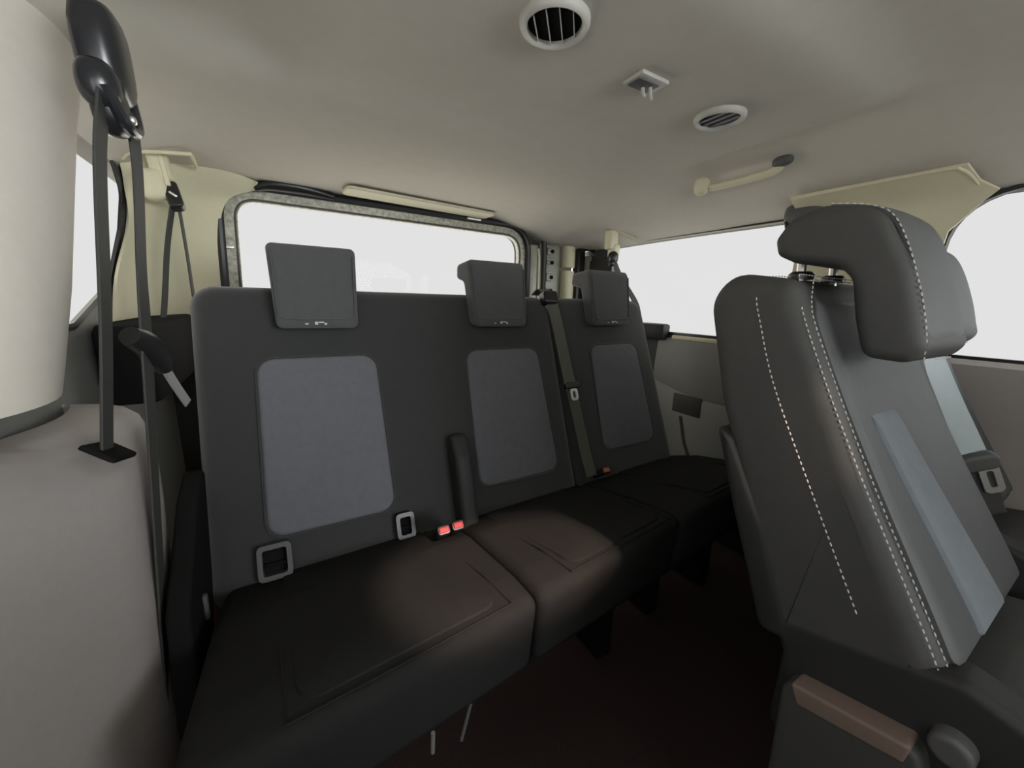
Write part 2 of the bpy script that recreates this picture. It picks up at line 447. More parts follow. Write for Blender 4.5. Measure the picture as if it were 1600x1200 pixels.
obj('bead_clip', join(box((0.78, YT - 0.026, 0.357), (0.07, 0.010, 0.010), 0.004), box((-0.145, YT - 0.008, 0.155), (0.035, 0.012, 0.012), 0.004)), CHR, d1)
obj('door_edge', box((1.118, YT - 0.002, 0.02), (0.05, 0.03, 0.52), 0.008), STL, d1)
obj('edge_strip', tube([(1.148, YT - 0.018, -0.2), (1.148, YT - 0.018, 0.22), (1.140, YT - 0.018, 0.262)], 0.006, 8), BEI, d1)
# roof header plate above the tailgate
obj('trim_6', xf(pad(0.62, 0.10, 0.010, 0.025, 0.006), Matrix.Translation((0.53, 1.615, 0.3735)) @ Matrix.Rotation(math.radians(6), 4, 'Z') @ Matrix.Rotation(math.radians(180 - 2), 4, 'X')), BEI)['kind'] = 'structure'

# ---- right rear body pillar seen bare beside the tailgate
bp_ = thing('trim_7', (1.28, YT, -0.95), None, None, kind='structure')
obj('pillar_plate', box((1.28, YT + 0.03, -0.28), (0.22, 0.03, 1.34), 0.004), STL, bp_)
obj('edge_seal', tube(smooth_path([(1.178, YT - 0.02, -0.2), (1.178, YT - 0.02, 0.2), (1.17, YT - 0.02, 0.33)], 6), 0.014, 10), BLK, bp_)
obj('pillar_fold', tube(smooth_path([(1.345, YT - 0.005, -0.2), (1.345, YT - 0.005, 0.05), (1.345, YT - 0.005, 0.165)], 5), 0.036, 14), BEI, bp_, label='pale rounded lower half of the pillar fold')
obj('pillar_fold', tube(smooth_path([(1.345, YT - 0.005, 0.182), (1.345, YT - 0.005, 0.26), (1.34, YT - 0.005, 0.325)], 5), 0.036, 14), BEI, bp_, label='pale rounded upper half of the pillar fold')
for z, s in ((0.26, .035), (0.205, .02), (0.13, .042), (0.06, .026)):
    obj('bracket', join(box((1.235, YT + 0.008, z), (0.045, 0.014, s), 0.003), box((1.225, YT + 0.002, z + s*.5), (0.05, 0.022, 0.008), 0.002)), STL, bp_)
    obj('bolt_hole', xf(rings_bm([[(0.010*math.cos(a*math.pi/6), 0.010*math.sin(a*math.pi/6), t) for a in range(12)] for t in (0, 0.004)]), Matrix.Translation((1.242, YT - 0.001, z - 0.002)) @ Matrix.Rotation(math.pi/2, 4, 'X')), MBK, bp_)
obj('dark_channel', box((1.415, YT - 0.01, -0.28), (0.055, 0.05, 1.24), 0.012), BLK, bp_)
obj('lamp_housing', join(box((1.465, YT - 0.03, 0.20), (0.05, 0.04, 0.10), 0.01), box((1.462, YT - 0.055, 0.235), (0.03, 0.014, 0.025), 0.004)), STL, bp_)
obj('pillar_cap', tube(smooth_path([(1.40, YT - 0.03, 0.285), (1.44, YT - 0.05, 0.295), (1.47, YT - 0.08, 0.28)], 5), 0.022, 12), BLK, bp_)

# ---- left rear corner trim: one curved beige panel from the side window to the tailgate
def lofted(curves, nrow):
    """curves: list of polylines (equal point counts), bottom to top"""
    cs = [smooth_path(c, 5) for c in curves]; n = len(cs[0]); rows_ = []
    cols = [smooth_path([c[i] for c in cs], nrow) for i in range(n)]
    return [[tuple(cols[i][k]) for i in range(n)] for k in range(len(cols[0]))]
dl = lofted([
    [(-0.352, 1.26, -0.10), (-0.345, 1.40, -0.10), (-0.30, 1.56, -0.10), (-0.235, 1.67, -0.10), (-0.182, 1.705, -0.10)],
    [(-0.352, 1.34, 0.03), (-0.345, 1.46, 0.03), (-0.30, 1.585, 0.03), (-0.235, 1.675, 0.03), (-0.180, 1.705, 0.03)],
    [(-0.352, 1.50, 0.17), (-0.342, 1.53, 0.17), (-0.30, 1.60, 0.17), (-0.225, 1.68, 0.17), (-0.170, 1.705, 0.18)],
    [(-0.352, 1.555, 0.28), (-0.335, 1.555, 0.28), (-0.285, 1.60, 0.285), (-0.20, 1.67, 0.30), (-0.13, 1.700, 0.31)],
    [(-0.350, 1.53, 0.345), (-0.300, 1.54, 0.355), (-0.225, 1.575, 0.370), (-0.13, 1.61, 0.378), (-0.015, 1.695, 0.366)]], 5)
ct = obj('trim_8', sheet(dl, 0.006), BEI, smooth=60); ct['kind'] = 'structure'
obj('panel_lip', tube([Vector(p) for p in dl[-1]], 0.0045, 8), BEI, ct)
obj('panel_base', box((-0.30, 1.42, -0.16), (0.10, 0.60, 0.18), 0.02), MBK, ct)

# ---- near left pillar trim and lower quarter panel (rounded column and fat lower body)
def column(yf, xs_, rad, z0, z1, lean):
    pass
def plan(xi, yend, rad, yfront, xo):
    """plan outline: runs along the wall face x = xi, turns round a corner of radius rad at yend, back to xo"""
    P = [(xi - 0.02, yfront - 0.06), (xi, yfront)]
    for k in range(1, 6): P.append((xi, yfront + (yend - rad - yfront)*k/5))
    for k in range(1, 11):
        a = math.pi/2*k/10; P.append((xi - rad + rad*math.cos(a), yend - rad + rad*math.sin(a)))
    P.append((xo, yend)); return P
up_rows = []
for z, yc in ((-0.135, 0.665), (-0.10, 0.69), (0.0, 0.755), (0.14, 0.83), (0.25, 0.89), (0.33, 0.945), (0.40, 0.98)):
    rr = 0.17; row = [(-0.40, yc - 0.42, z)]
    for k in range(21):
        a = math.radians(-78 + 150*k/20); row.append((-0.42 + rr*math.cos(a), yc + rr*math.sin(a), z))
    up_rows.append(row)
pl_ = obj('trim_9', sheet(up_rows, 0.006), PIL, smooth=60); pl_['kind'] = 'structure'
lo_key = [(-0.95, -0.235, 0.86), (-0.70, -0.232, 0.89), (-0.50, -0.232, 0.93), (-0.38, -0.235, 0.96), (-0.31, -0.238, 0.98), (-0.265, -0.244, 0.99), (-0.235, -0.256, 0.995), (-0.218, -0.275, 0.995), (-0.21, -0.30, 0.995), (-0.206, -0.345, 0.995)]
lo_rows = []
for z, xi, ye in [tuple(Vector(a_).lerp(Vector(b_), k/4)) for a_, b_ in zip(lo_key, lo_key[1:]) for k in range(4)] + [lo_key[-1]]:
    row = []; sh = ye - 0.98
    for k in range(46):
        y = 0.20 + (ye - 0.012 - 0.20)*(k/45)**0.8; t = y - sh - 0.72
        x = xi + 0.33*t - (1.38*t*t if t > 0 else 0.0)
        if t < -0.30: x = xi - 0.099 + 0.1*(t + 0.30)
        zz = z
        if z > -0.40: zz = z + 0.10*max(0.0, min(1.0, (0.74 - y)/0.24))*((z + 0.40)/0.19)
        g = math.exp(-((y - 0.74)/0.10)**2 - ((zz + 0.17)/0.07)**2)
        row.append((x - 0.030*g, y, zz))
    x_e = row[-1][0]
    for k in range(1, 7):
        a_ = math.pi/2*k/6; row.append((x_e - 0.03*(1 - math.cos(a_)) - 0.005*k, ye - 0.012 + 0.012*math.sin(a_), row[45][2]))
    row.append((-0.40, ye, row[45][2]))
    lo_rows.append(row)
ql = obj('trim_10', sheet(lo_rows, 0.006), LOW, smooth=60); ql['kind'] = 'structure'

# ------------------------------------------------------------------ rear row of seats
REC = math.radians(20)
def seat_M(x, v, w=0.0):
    """frame lying on the reclined backrest face: x across, v up the slope from the crease, w out of the face"""
    up = Vector((0, math.sin(REC), math.cos(REC))); nf = Vector((0, -math.cos(REC), math.sin(REC)))
    p = Vector((x, 0.866, -0.57)) + up*v + nf*w
    return Matrix(((1, 0, 0, p.x), (0, up.y, nf.y, p.y), (0, up.z, nf.z, p.z), (0, 0, 0, 1)))
def lift(x): return 0.022*max(0.0, x)
def backrest(x0, x1, parent, rshoulder=0.0):
    h, d = 0.70, 0.115
    bm_ = pad(x1 - x0, h, d, 0.05, 0.03, 0.004, 0.02, ni=8)
    def wf(c):
        t = (c.y + h/2)/h; x, y, z = c
        if rshoulder and x > 0: x -= rshoulder*max(0, t - 0.80)/0.2*(x/((x1-x0)/2))**2
        return (x, y, z)
    warp(bm_, wf)
    xf(bm_, seat_M((x0 + x1)/2, h/2 - 0.07, -d))
    return obj('backrest', bm_, FAB, parent)
def back_insert(xc, w0, w1, parent, v0=0.062, v1=0.452):
    h = v1 - v0
    bm_ = pad(w1, h, 0.014, 0.035, 0.008, 0.006, ni=5)
    warp(bm_, lambda c: (c.x*(w0 + (w1 - w0)*((c.y + h/2)/h))/w1, c.y, c.z))
    xf(bm_, seat_M(xc, (v0 + v1)/2, -0.004))
    i_ = obj('backrest_insert', bm_, INS, parent)
    loop = [seat_M(xc, (v0 + v1)/2, 0.004) @ Vector((p[0]*(w0 + (w1 - w0)*((p[1] + h/2)/h))/w1, p[1], 0)) for p in rrect(w1 + 0.004, h + 0.004, 0.037)]
    obj('insert_seam', tube(loop, 0.003, 6, True), FAB, i_)
def rear_headrest(xc, parent, w=0.182):
    P = fillet([(1.000, -0.078), (1.034, 0.098), (1.046, 0.113), (1.135, 0.104), (1.140, 0.060), (1.088, 0.050), (1.058, -0.070)],
               [.014, .02, .012, .018, .012, .02, .012], 4)
    bm_ = prism(P, -w/2, w/2, 0.014)
    warp(bm_, lambda c: (xc + c.x*(0.94 + 0.09*(c.z + 0.078)/0.19), c.y, c.z))
    hr = obj('headrest', bm_, HRF, parent)
    k = lambda z: 0.94 + 0.09*(z + 0.078)/0.19
    def fy(z): return 1.000 + 0.034*(z + 0.078)/0.176 - 0.0012
    zb = -0.052
    rim = [(xc + s_*k(z)*(w/2 - 0.008), fy(z), z) for s_, z in ((-1, 0.092), (-1, 0.02), (-1, -0.03))]
    rim += [(xc - k(zb)*(w/2 - 0.018), fy(zb), zb), (xc, fy(zb) - 0.001, zb - 0.002), (xc + k(zb)*(w/2 - 0.018), fy(zb), zb)]
    rim += [(xc + s_*k(z)*(w/2 - 0.008), fy(z), z) for s_, z in ((1, -0.03), (1, 0.02), (1, 0.092))]
    obj('headrest_piping', tube(smooth_path(rim, 4), 0.0022, 6), HRF, hr)
    e = join(box((xc - 0.026, 0.9995, -0.0645), (0.007, 0.004, 0.003), 0.001), box((xc - 0.006, 0.9995, -0.063), (0.007, 0.004, 0.007), 0.001, rot=Matrix.Rotation(0.5, 4, 'Y').to_3x3() if False else None),
             box((xc + 0.004, 0.9995, -0.061), (0.012, 0.004, 0.003), 0.001), box((xc + 0.013, 0.9995, -0.0645), (0.006, 0.004, 0.005), 0.001))
    obj('headrest_mark', e, THR, hr, label='small pale printed mark')
    for s_ in (-0.045, 0.045):
        obj('headrest_post', tube([(xc + s_, 1.095, -0.06), (xc + s_, 1.11, 0.058)], 0.006, 10), CHR, hr)
def cushion(x0, x1, parent, depth=0.45, side=0):
    """seat cushion with a rolled front edge; front line drifts rearwards across the car"""
    yb = 0.93
    def fr(x): return 0.428 + 0.092*max(x, -0.2)
    P = fillet([(0.0, -0.510), (0.09, -0.516), (0.30, -0.552), (0.46, -0.600), (0.49, -0.63), (0.47, -0.74), (0.06, -0.72), (0.016, -0.655)],
               [.028, .05, .1, .03, .03, .02, .03, .04], 4)
    bm_ = prism(P, x0, x1, 0.022, crown=0.0)
    # subdivide across so that the drift bends smoothly
    warp(bm_, lambda c: (c.x, fr(c.x) + c.y*(yb - fr(c.x))/0.49, c.z + lift(c.x)*0.9))
    return obj('seat_cushion', bm_, CUS, parent)
def cush_pt(x, s, h=0.0):
    """point on the cushion top: s = 0 front edge .. 1 crease"""
    y0 = 0.428 + 0.092*max(x, -0.2); yy = s*0.49
    pts = [(0.0, -0.512), (0.09, -0.516), (0.30, -0.552), (0.46, -0.600), (0.49, -0.63)]
    for (a0, z0), (a1, z1) in zip(pts, pts[1:]):
        if yy <= a1: z = z0 + (z1 - z0)*(yy - a0)/(a1 - a0); break
    return (x, y0 + yy*(0.93 - y0)/0.49, z + lift(x)*0.9 + h)
def cush_insert(q, parent):
    """q: x at front left, front right, rear right, rear left; s front, s rear"""
    fl, frr, rr, rl, s0, s1 = q; bm_ = pad(1, 1, 0.01, 0.12, 0.05, 0.0, ni=6, n=5)
    def wf(c):
        uu, vv = c.x + 0.5, c.y + 0.5
        x = (fl*(1-uu) + frr*uu)*(1-vv) + (rl*(1-uu) + rr*uu)*vv
        s = s0 + (s1 - s0)*vv
        e = min(uu, 1-uu, vv, 1-vv); hgt = 0.007*min(1, max(0, e)/0.06)**0.5 if c.z > 0.002 else -0.006
        return cush_pt(x, s, hgt)
    warp(bm_, wf); i_ = obj('cushion_insert', bm_, CUS, parent)
    P = [cush_pt(rl - .003, s1*.97, .002), cush_pt(fl*0.75 + rl*.25 - .003, s0 + .2, .003), cush_pt(fl - .003, s0 - .004, .003), cush_pt((fl + frr)/2, s0 - .008, .003), cush_pt(frr + .003, s0 - .004, .003), cush_pt(frr*.75 + rr*.25 + .003, s0 + .2, .003), cush_pt(rr + .003, s1*.97, .002)]
    P2 = []
    for a_, b_ in zip(P, P[1:]): P2 += [tuple(Vector(a_).lerp(Vector(b_), k/4)) for k in range(4)]
    obj('cushion_seam', tube(P2 + [P[-1]], 0.0018, 6), CUS, i_)
def anchor_bezel(x, v, w, h, parent, label, mt=GRY):
    M_ = seat_M(x, v, 0.0)
    # deep rounded frame around a dark opening
    o_, i_ = rrect(w, h, 0.010, 4), rrect(w - 0.018, h - 0.020, 0.005, 4)
    a_ = obj('anchor_bezel', ring_plate(i_, o_, lambda p, q, t: tuple(M_ @ Vector((p, q, t))), -0.01, 0.026), mt, parent, label=label)
    bm_ = rings_bm([[tuple(M_ @ Vector((p[0], p[1], t))) for p in i_] for t in (-0.004, 0.004)])
    obj('anchor_opening', bm_, MBK, a_)
    obj('anchor_bar', tube([M_ @ Vector((-w*.3, -h*.1, 0.012)), M_ @ Vector((w*.3, -h*.1, 0.012))], 0.004, 8), MBK, a_)
def buckle(p, d, parent, btn=RED, n=1, length=0.075):
    """belt buckle stalk ending in a head with a coloured push button; p = head centre, d = axis pointing out"""
    d = Vector(d).normalized(); p = Vector(p)
    sx = Vector((1, 0, 0)); sx = (sx - d*sx.dot(d)).normalized(); sy = d.cross(sx)
    M_ = Matrix(((sx.x, sy.x, d.x, p.x), (sx.y, sy.y, d.y, p.y), (sx.z, sy.z, d.z, p.z), (0, 0, 0, 1)))
    bk = obj('buckle', xf(pad(0.030, 0.022, length, 0.007, 0.003, ni=2), M_ @ Matrix.Translation((0, 0, -length))), BLK, parent)
    obj('push_button', xf(pad(0.022, 0.013, 0.006, 0.003, 0.002, ni=2), M_ @ Matrix.Translation((0, 0, -0.002))), btn, bk)

bench = thing('bench_seat', (0.32, 0.75, FL), 'long charcoal double bench on the left of the rear row with two grey back panels', 'seat')
backrest(-0.175, 0.772, bench)
back_insert(0.066, 0.268, 0.255, bench); back_insert(0.566, 0.272, 0.246, bench)
rear_headrest(0.070, bench); rear_headrest(0.556, bench)
cushion(-0.15, 0.345, bench); cushion(0.349, 0.783, bench)
cush_insert((-0.035, 0.292, 0.262, -0.06, 0.05, 0.90), bench)
cush_insert((0.437, 0.752, 0.735, 0.41, 0.05, 0.86), bench)
anchor_bezel(-0.058, 0.018, 0.062, 0.072, bench, 'grey square anchor frame near the left end')
anchor_bezel(0.215, 0.020, 0.044, 0.062, bench, 'black anchor frame near the middle', BLK)
buckle((0.270, 0.735, -0.505), (-0.15, -0.75, 0.65), bench); buckle((0.304, 0.735, -0.503), (-0.10, -0.75, 0.65), bench)
# upright armrest hinge post between the two places
P = fillet([(0.80, -0.60), (0.86, -0.40), (0.90, -0.345), (0.935, -0.36), (0.92, -0.60)], [.02, .03, .025, .02, .02])
obj('centre_post', prism(P, 0.350, 0.398, 0.014), SHR, bench)
# seat pedestal and the bright floor locks
for px_ in (-0.02, 0.68): obj('pedestal', box((px_, 0.76, -0.835), (0.05, 0.30, 0.23), 0.01), MBK, bench)
obj('lock_bar', tube([(0.150, 0.468, -0.675), (0.150, 0.472, -0.72)], 0.0035, 8), CHR, bench)
obj('lock_bar', tube([(0.220, 0.478, -0.67), (0.200, 0.472, -0.73)], 0.003, 8), GRY, bench)
obj('side_lever', box((-0.168, 0.79, -0.56), (0.012, 0.012, 0.05), 0.003), GRY, bench); obj('side_latch', box((-0.204, 0.80, -0.63), (0.010, 0.06, 0.05), 0.006), BLK, bench)  # latch darkened for the shade at the bench end
P = fillet([(0.93, -0.50), (0.80, -0.70), (0.66, -0.72), (0.70, -0.50), (0.86, -0.38), (0.97, -0.34)], .03)
obj('side_cover', prism(P, -0.20, -0.168, 0.008), MBK, bench)  # shade at the bench end is put into this black

single = thing('single_seat', (1.02, 0.78, FL), 'narrow charcoal single seat at the right end of the rear row', 'seat')
backrest(0.788, 1.245, single, 0.035)
back_insert(1.025, 0.252, 0.222, single, 0.085, 0.452)
rear_headrest(1.002, single)
cushion(0.790, 1.27, single)
cush_insert((0.93, 1.20, 1.17, 0.92, 0.05, 0.86), single)
buckle((0.850, 0.826, -0.520), (0.0, -0.75, 0.6), single, ORG)
for px_ in (0.92, 1.18): obj('pedestal', box((px_, 0.80, -0.835), (0.05, 0.30, 0.23), 0.01), MBK, single)
obj('side_lever', join(tube([(1.24, 0.86, -0.40), (1.252, 0.84, -0.50), (1.26, 0.82, -0.55)], 0.006, 8), box((1.262, 0.815, -0.555), (0.02, 0.02, 0.018), 0.004)), GRY, single)

# ------------------------------------------------------------------ middle row: two reclined captain's seats seen from the side
def captain(x0, dy, label, w=0.375, belt_side=False):
    """side profile in the y-z plane; x0 = near flank"""
    s_ = thing('captain_seat', (x0 + w/2, 0.0 + dy, FL), label, 'seat', 'middle row seats')
    sh = lambda L: [(y + dy, z) for y, z in L]
    back = fillet(sh([(0.256, 0.038), (0.345, 0.050), (0.375, 0.010), (0.335, -0.137), (0.270, -0.30), (0.205, -0.455), (0.035, -0.40), (0.070, -0.334), (0.140, -0.206), (0.195, -0.09)]),
                  [.03, .05, .06, .2, .2, .03, .03, .1, .2, .2], 6)
    shell = fillet(sh([(0.330, -0.175), (0.285, -0.30), (0.222, -0.46), (0.178, -0.45), (0.240, -0.30), (0.300, -0.19)]), .015, 3)
    obj('back_shell', prism(shell, x0 - 0.003, x0 + w + 0.003, 0.010, 3), SHR, s_)
    # front panel between the bolsters, proud of the fabric
    face = [(0.246, 0.022), (0.194, -0.09), (0.135, -0.206), (0.066, -0.334), (0.040, -0.385)]
    fp = smooth_path([(0, y + dy + 0.005, z) for y, z in face], 6)
    def on_face(x, t, off):
        k = t*(len(fp) - 1); i = min(int(k), len(fp) - 2); p = fp[i].lerp(fp[i+1], k - i); tg = (fp[i+1] - fp[i]).normalized()
        nn = Vector((0, tg.z, -tg.y))
        if nn.y > 0: nn = -nn
        q = p + nn*off; return Vector((x, q.y, q.z))
    def hollow(x, z):
        t = max(0.0, min(1.0, (min(x - x0, x0 + w - x) - 0.004)/0.14)); return 0.024*(0.6*t + 0.4*t*t*(3 - 2*t))*max(0.0, min(1.0, (z + 0.36)/0.24))
    bb = prism(back, x0, x0 + w, 0.026, 6, nx=14)
    for v in bb.verts:
        yf = min(fp, key=lambda p: abs(p.z - v.co.z)).y
        if v.co.y < yf + 0.035 and v.co.z > -0.42: v.co.y += hollow(v.co.x, v.co.z)*min(1, max(0, (yf + 0.035 - v.co.y)/0.02))
    obj('backrest', bb, VIN, s_)
    def face_pad(xa, xb, t0, t1, hgt, rc, mt, name, taper=0.0, ni=16):
        bm_ = pad(1, 1, 0.01, rc, 0.03, 0.0, ni=ni, n=5)
        bmesh.ops.subdivide_edges(bm_, edges=[e_ for e_ in bm_.edges if e_.calc_length() > 0.12], cuts=7, use_grid_fill=True)
        def wf(c):
            uu, vv = c.x + .5, c.y + .5; e = min(uu, 1-uu, vv, 1-vv)
            tp = taper*(vv)
            x = xa + tp + (xb - xa - 2*tp)*uu
            return on_face(x, t1 + (t0 - t1)*vv, (hgt*min(1, max(0, e)/0.05)**.5 if c.z > .002 else -0.008) - hollow(x, on_face(x, t1 + (t0 - t1)*vv, 0).z))
        warp(bm_, wf); return obj(name, bm_, mt, s_)
    face_pad(x0 + 0.019, x0 + w - 0.030, 0.0, 0.97, 0.010, 0.10, VINF, 'front_panel', ni=24)
    face_pad(x0 + 0.100, x0 + 0.215, 0.335, 0.93, 0.0145, 0.10, MINS, 'backrest_insert', 0.006)
    # contrast stitching: one line on the flank, a double line along the front panel edge
    flank = smooth_path([(x0 + 0.055, 0.300 + dy, 0.0455), (x0 + 0.018, 0.301 + dy, 0.040), (x0 + 0.0005, 0.299 + dy, 0.016), (x0 - 0.0008, 0.288 + dy, -0.02), (x0 - 0.0008, 0.256 + dy, -0.105), (x0 - 0.0008, 0.189 + dy, -0.235), (x0 - 0.0008, 0.122 + dy, -0.361)], 8)
    flank = [Vector((x0 + w, 0.30 + dy, 0.044))] + [Vector((x0 + w - 0.03, 0.30 + dy, 0.047))] + flank
    st = obj('stitching', stitches(flank, up=(-1, 0, 0.2)), THR, s_, label='pale dashed seam along the flank', kind='stuff')
    for xo, off in ((0.007, 0.0015), (0.019, 0.004)):
        L_ = []
        ts = [0.97 - 0.95*k/24 for k in range(25)]
        for t in ts:
            q = on_face(x0 + xo, t, 0.0)
            inn = 0.016*math.exp(-((t - 0.0)/0.04)**2)
            L_.append(Vector((x0 + xo - 0.0 + inn, q.y + (0.006 if xo < 0.01 else -0.001), q.z + (0.004 if xo < .01 else 0))))
        top = Vector((x0 + xo + 0.03, 0.256 + dy + (0.012 if xo < .01 else -0.001), 0.041 + (0.005 if xo < .01 else -0.001)))
        L_.append(top); L_.append(Vector((x0 + w - xo - 0.03, top.y, top.z)))
        obj('stitching', stitches(L_, up=(-0.5, -0.8, 0.3)), THR, s_, label='pale dashed seam beside the front panel', kind='stuff')
    # headrest: hooked shell over the top of the backrest
    hx = x0 + 0.062; hw = 0.185
    hp = fillet(sh([(0.322, 0.098), (0.306, 0.124), (0.268, 0.137), (0.205, 0.124), (0.165, 0.050), (0.137, -0.040), (0.150, -0.060), (0.195, -0.058), (0.210, -0.012), (0.222, 0.040), (0.238, 0.056), (0.292, 0.064), (0.316, 0.076)]),
                [.016, .02, .03, .05, .05, .02, .02, .02, .05, .03, .03, .03, .016], 5)
    hr = obj('headrest', prism(hp, hx, hx + hw, 0.015, 6), VIN, s_)
    # lighter face pad wraps the front of the headrest
    ff = smooth_path([(0, y + dy, z) for y, z in ((0.262, 0.1375), (0.225, 0.130), (0.198, 0.116), (0.178, 0.082), (0.158, 0.030), (0.146, -0.010), (0.1405, -0.036))], 5)
    rows_ = []
    for i, p in enumerate(ff):
        tg = (ff[min(i+1, len(ff)-1)] - ff[max(i-1, 0)]).normalized(); nn = Vector((0, tg.z, -tg.y))
        if nn.y > 0 or (abs(nn.y) < .2 and nn.z < 0): nn = -nn
        ed = min(1, min(i, len(ff)-1-i)/3)
        rows_.append([tuple(Vector((hx + 0.014 + (hw - 0.028)*k/8, p.y, p.z)) ) for k in range(9)])
        rows_[-1] = [(a[0], a[1] + nn.y*0.004*math.sin(math.pi*(k/8))**.5*ed, a[2] + nn.z*0.004*math.sin(math.pi*(k/8))**.5*ed) for k, a in enumerate(rows_[-1])]
    obj('headrest_face', sheet(rows_, 0.004), VINF, hr, smooth=60)
    edge = [Vector((hx + 0.010, p.y - 0.0005, p.z + 0.0005)) for p in ff] + [Vector((hx + 0.02, 0.141 + dy, -0.056)), Vector((hx + hw - 0.05, 0.141 + dy, -0.056))]
    obj('headrest_stitching', stitches(edge, up=(-0.7, -0.7, 0.3)), THR, hr, label='pale dashed seam', kind='stuff')
    for k in (0.04, 0.145):
        obj('headrest_post', tube([(hx + k, 0.293 + dy, 0.03), (hx + k, 0.297 + dy, 0.085)], 0.006, 10), CHR, hr)
        obj('post_sleeve', rings_bm([[(hx + k + rr*math.cos(a*math.pi/8), 0.294 + dy + rr*math.sin(a*math.pi/8), z) for a in range(16)] for rr, z in ((0.016, 0.043), (0.016, 0.050), (0.012, 0.054))]), BLK, hr)
    # seat cushion, hinge cover and legs
    cp = fillet(sh([(0.16, -0.45), (0.02, -0.42), (-0.36, -0.38), (-0.40, -0.42), (-0.38, -0.56), (0.17, -0.60)]), [.03, .04, .04, .03, .03, .03])
    obj('seat_cushion', prism(cp, x0 + 0.03, x0 + w + 0.02, 0.03), VIN, s_)
    lower = fillet(sh([(0.212, -0.425), (0.19, -0.47), (0.19, -0.60), (-0.10, -0.55), (-0.10, -0.40), (0.035, -0.365)]), .02)
    obj('hinge_housing', prism(lower, x0 - 0.002, x0 + 0.05, 0.012), SHR, s_)
    cov = fillet(sh([(0.172, -0.482), (0.165, -0.74), (-0.02, -0.68), (0.048, -0.452)]), [.025, .02, .02, .015])
    cv = obj('side_cover', prism(cov, x0 - 0.030, x0 + 0.01, 0.006), LOD, s_)
    tp = fillet(sh([(0.163, -0.478), (0.152, -0.503), (0.055, -0.474), (0.052, -0.449)]), .005)
    obj('lit_edge', prism(tp, x0 - 0.033, x0 + 0.0, 0.004), TAN, cv, label='top edge with its light painted in tan')  # stands in for the lit upper edge of the cover
    obj('recline_knob', xf(pad(0.034, 0.034, 0.02, 0.017, 0.006, ni=2), Matrix.Translation((x0 - 0.002, 0.03 + dy, -0.435)) @ Matrix.Rotation(-math.pi/2, 4, 'Y')), GRY, s_)
    for px_ in (x0 + 0.06, x0 + w - 0.05): obj('pedestal', box((px_, -0.05 + dy, -0.78), (0.05, 0.40, 0.34), 0.01), MBK, s_)
    return s_
# front row seat backs added ahead of the viewpoint: never in view, but they shade the low part of the cabin
for fx in (-0.12, 0.84):
    fp_ = fillet([(-0.62, 0.05), (-0.50, 0.06), (-0.58, -0.45), (-0.60, -0.90), (-1.12, -0.90), (-1.16, -0.45), (-0.78, -0.40)], [.04, .04, .1, .03, .03, .05, .06])
    fo = obj('front_seat', prism(fp_, fx, fx + 0.48, 0.03), VIN)
    tag(fo, 'unseen front row seat added to shade the low cabin, on the ' + ('left' if fx < 0 else 'right'), 'seat', 'front row seats')
captain(0.565, 0.0, 'nearest middle row charcoal seat at right with pale stitching and a big hooked headrest')
captain(1.005, 0.065, 'farther middle row seat at the right edge, partly hidden behind the nearest one')

# ------------------------------------------------------------------ seat belts
# belt on the near left pillar
b1 = thing('seat_belt', (-0.22, 0.78, -0.22), 'black belt on the near left pillar with a big glossy anchor and hanging tongue', 'seat belt')
def knob(c, s, M_=None, e=2.4):
    bm_ = bmesh.new(); bmesh.ops.create_uvsphere(bm_, u_segments=24, v_segments=14, radius=1)
    def wf(p):
        f = (abs(p.x)**e + abs(p.y)**e + abs(p.z)**e)**(1/e); q = p/f
        return (q.x*s[0], q.y*s[1], q.z*s[2])
    warp(bm_, wf)
    if M_: xf(bm_, M_)
    bmesh.ops.translate(bm_, verts=bm_.verts, vec=c); return bm_
RT = Matrix.Rotation(math.radians(8), 4, 'X')
obj('anchor_cover', knob((-0.188, 0.835, 0.318), (0.026, 0.046, 0.062), RT, 3.4), GLO, b1)
obj('anchor_lip', knob((-0.188, 0.790, 0.268), (0.022, 0.022, 0.030), RT), GLO, b1)
obj('guide_loop', tube(smooth_path([(-0.18, 0.775, 0.265), (-0.168, 0.80, 0.225), (-0.168, 0.85, 0.235), (-0.175, 0.87, 0.285)], 6), 0.008, 10), GLO, b1)
obj('guide_block', knob((-0.186, 0.815, 0.255), (0.018, 0.034, 0.042), RT, 3.2), BLK, b1)
obj('guide_bolt', knob((-0.166, 0.822, 0.240), (0.005, 0.006, 0.006)), CHR, b1)
obj('strap', strap([(-0.185, 0.785, 0.25), (-0.192, 0.755, 0.16), (-0.205, 0.715, -0.05), (-0.222, 0.694, -0.22)], 0.040, side=[(0.0, 1, 0.05)]*4), WEB, b1)
obj('strap', strap([(-0.172, 0.852, 0.26), (-0.178, 0.860, 0.17), (-0.190, 0.850, 0.03), (-0.195, 0.832, -0.085), (-0.205, 0.775, -0.35), (-0.215, 0.735, -0.60), (-0.22, 0.72, -0.80)], 0.040,
                   side=[(0.1, 1, 0), (0.05, 1, 0), (.05, 1, 0), (.1, 1, 0), (.0, 1, 0), (0, 1, 0), (0, 1, 0)]), WEB, b1)
obj('slot_bezel', xf(pad(0.040, 0.085, 0.006, 0.006, 0.003, ni=2), Matrix.Translation((-0.222, 0.70, -0.218)) @ Matrix.Rotation(math.radians(-14), 4, 'X') @ Matrix.Rotation(math.radians(38), 4, 'Y')), MBK, b1)
Rb = Matrix.Rotation(math.radians(0), 4, 'Z')
tb = smooth_path([(-0.205, 0.800, -0.068), (-0.195, 0.830, -0.085), (-0.188, 0.858, -0.115), (-0.185, 0.868, -0.135)], 5)
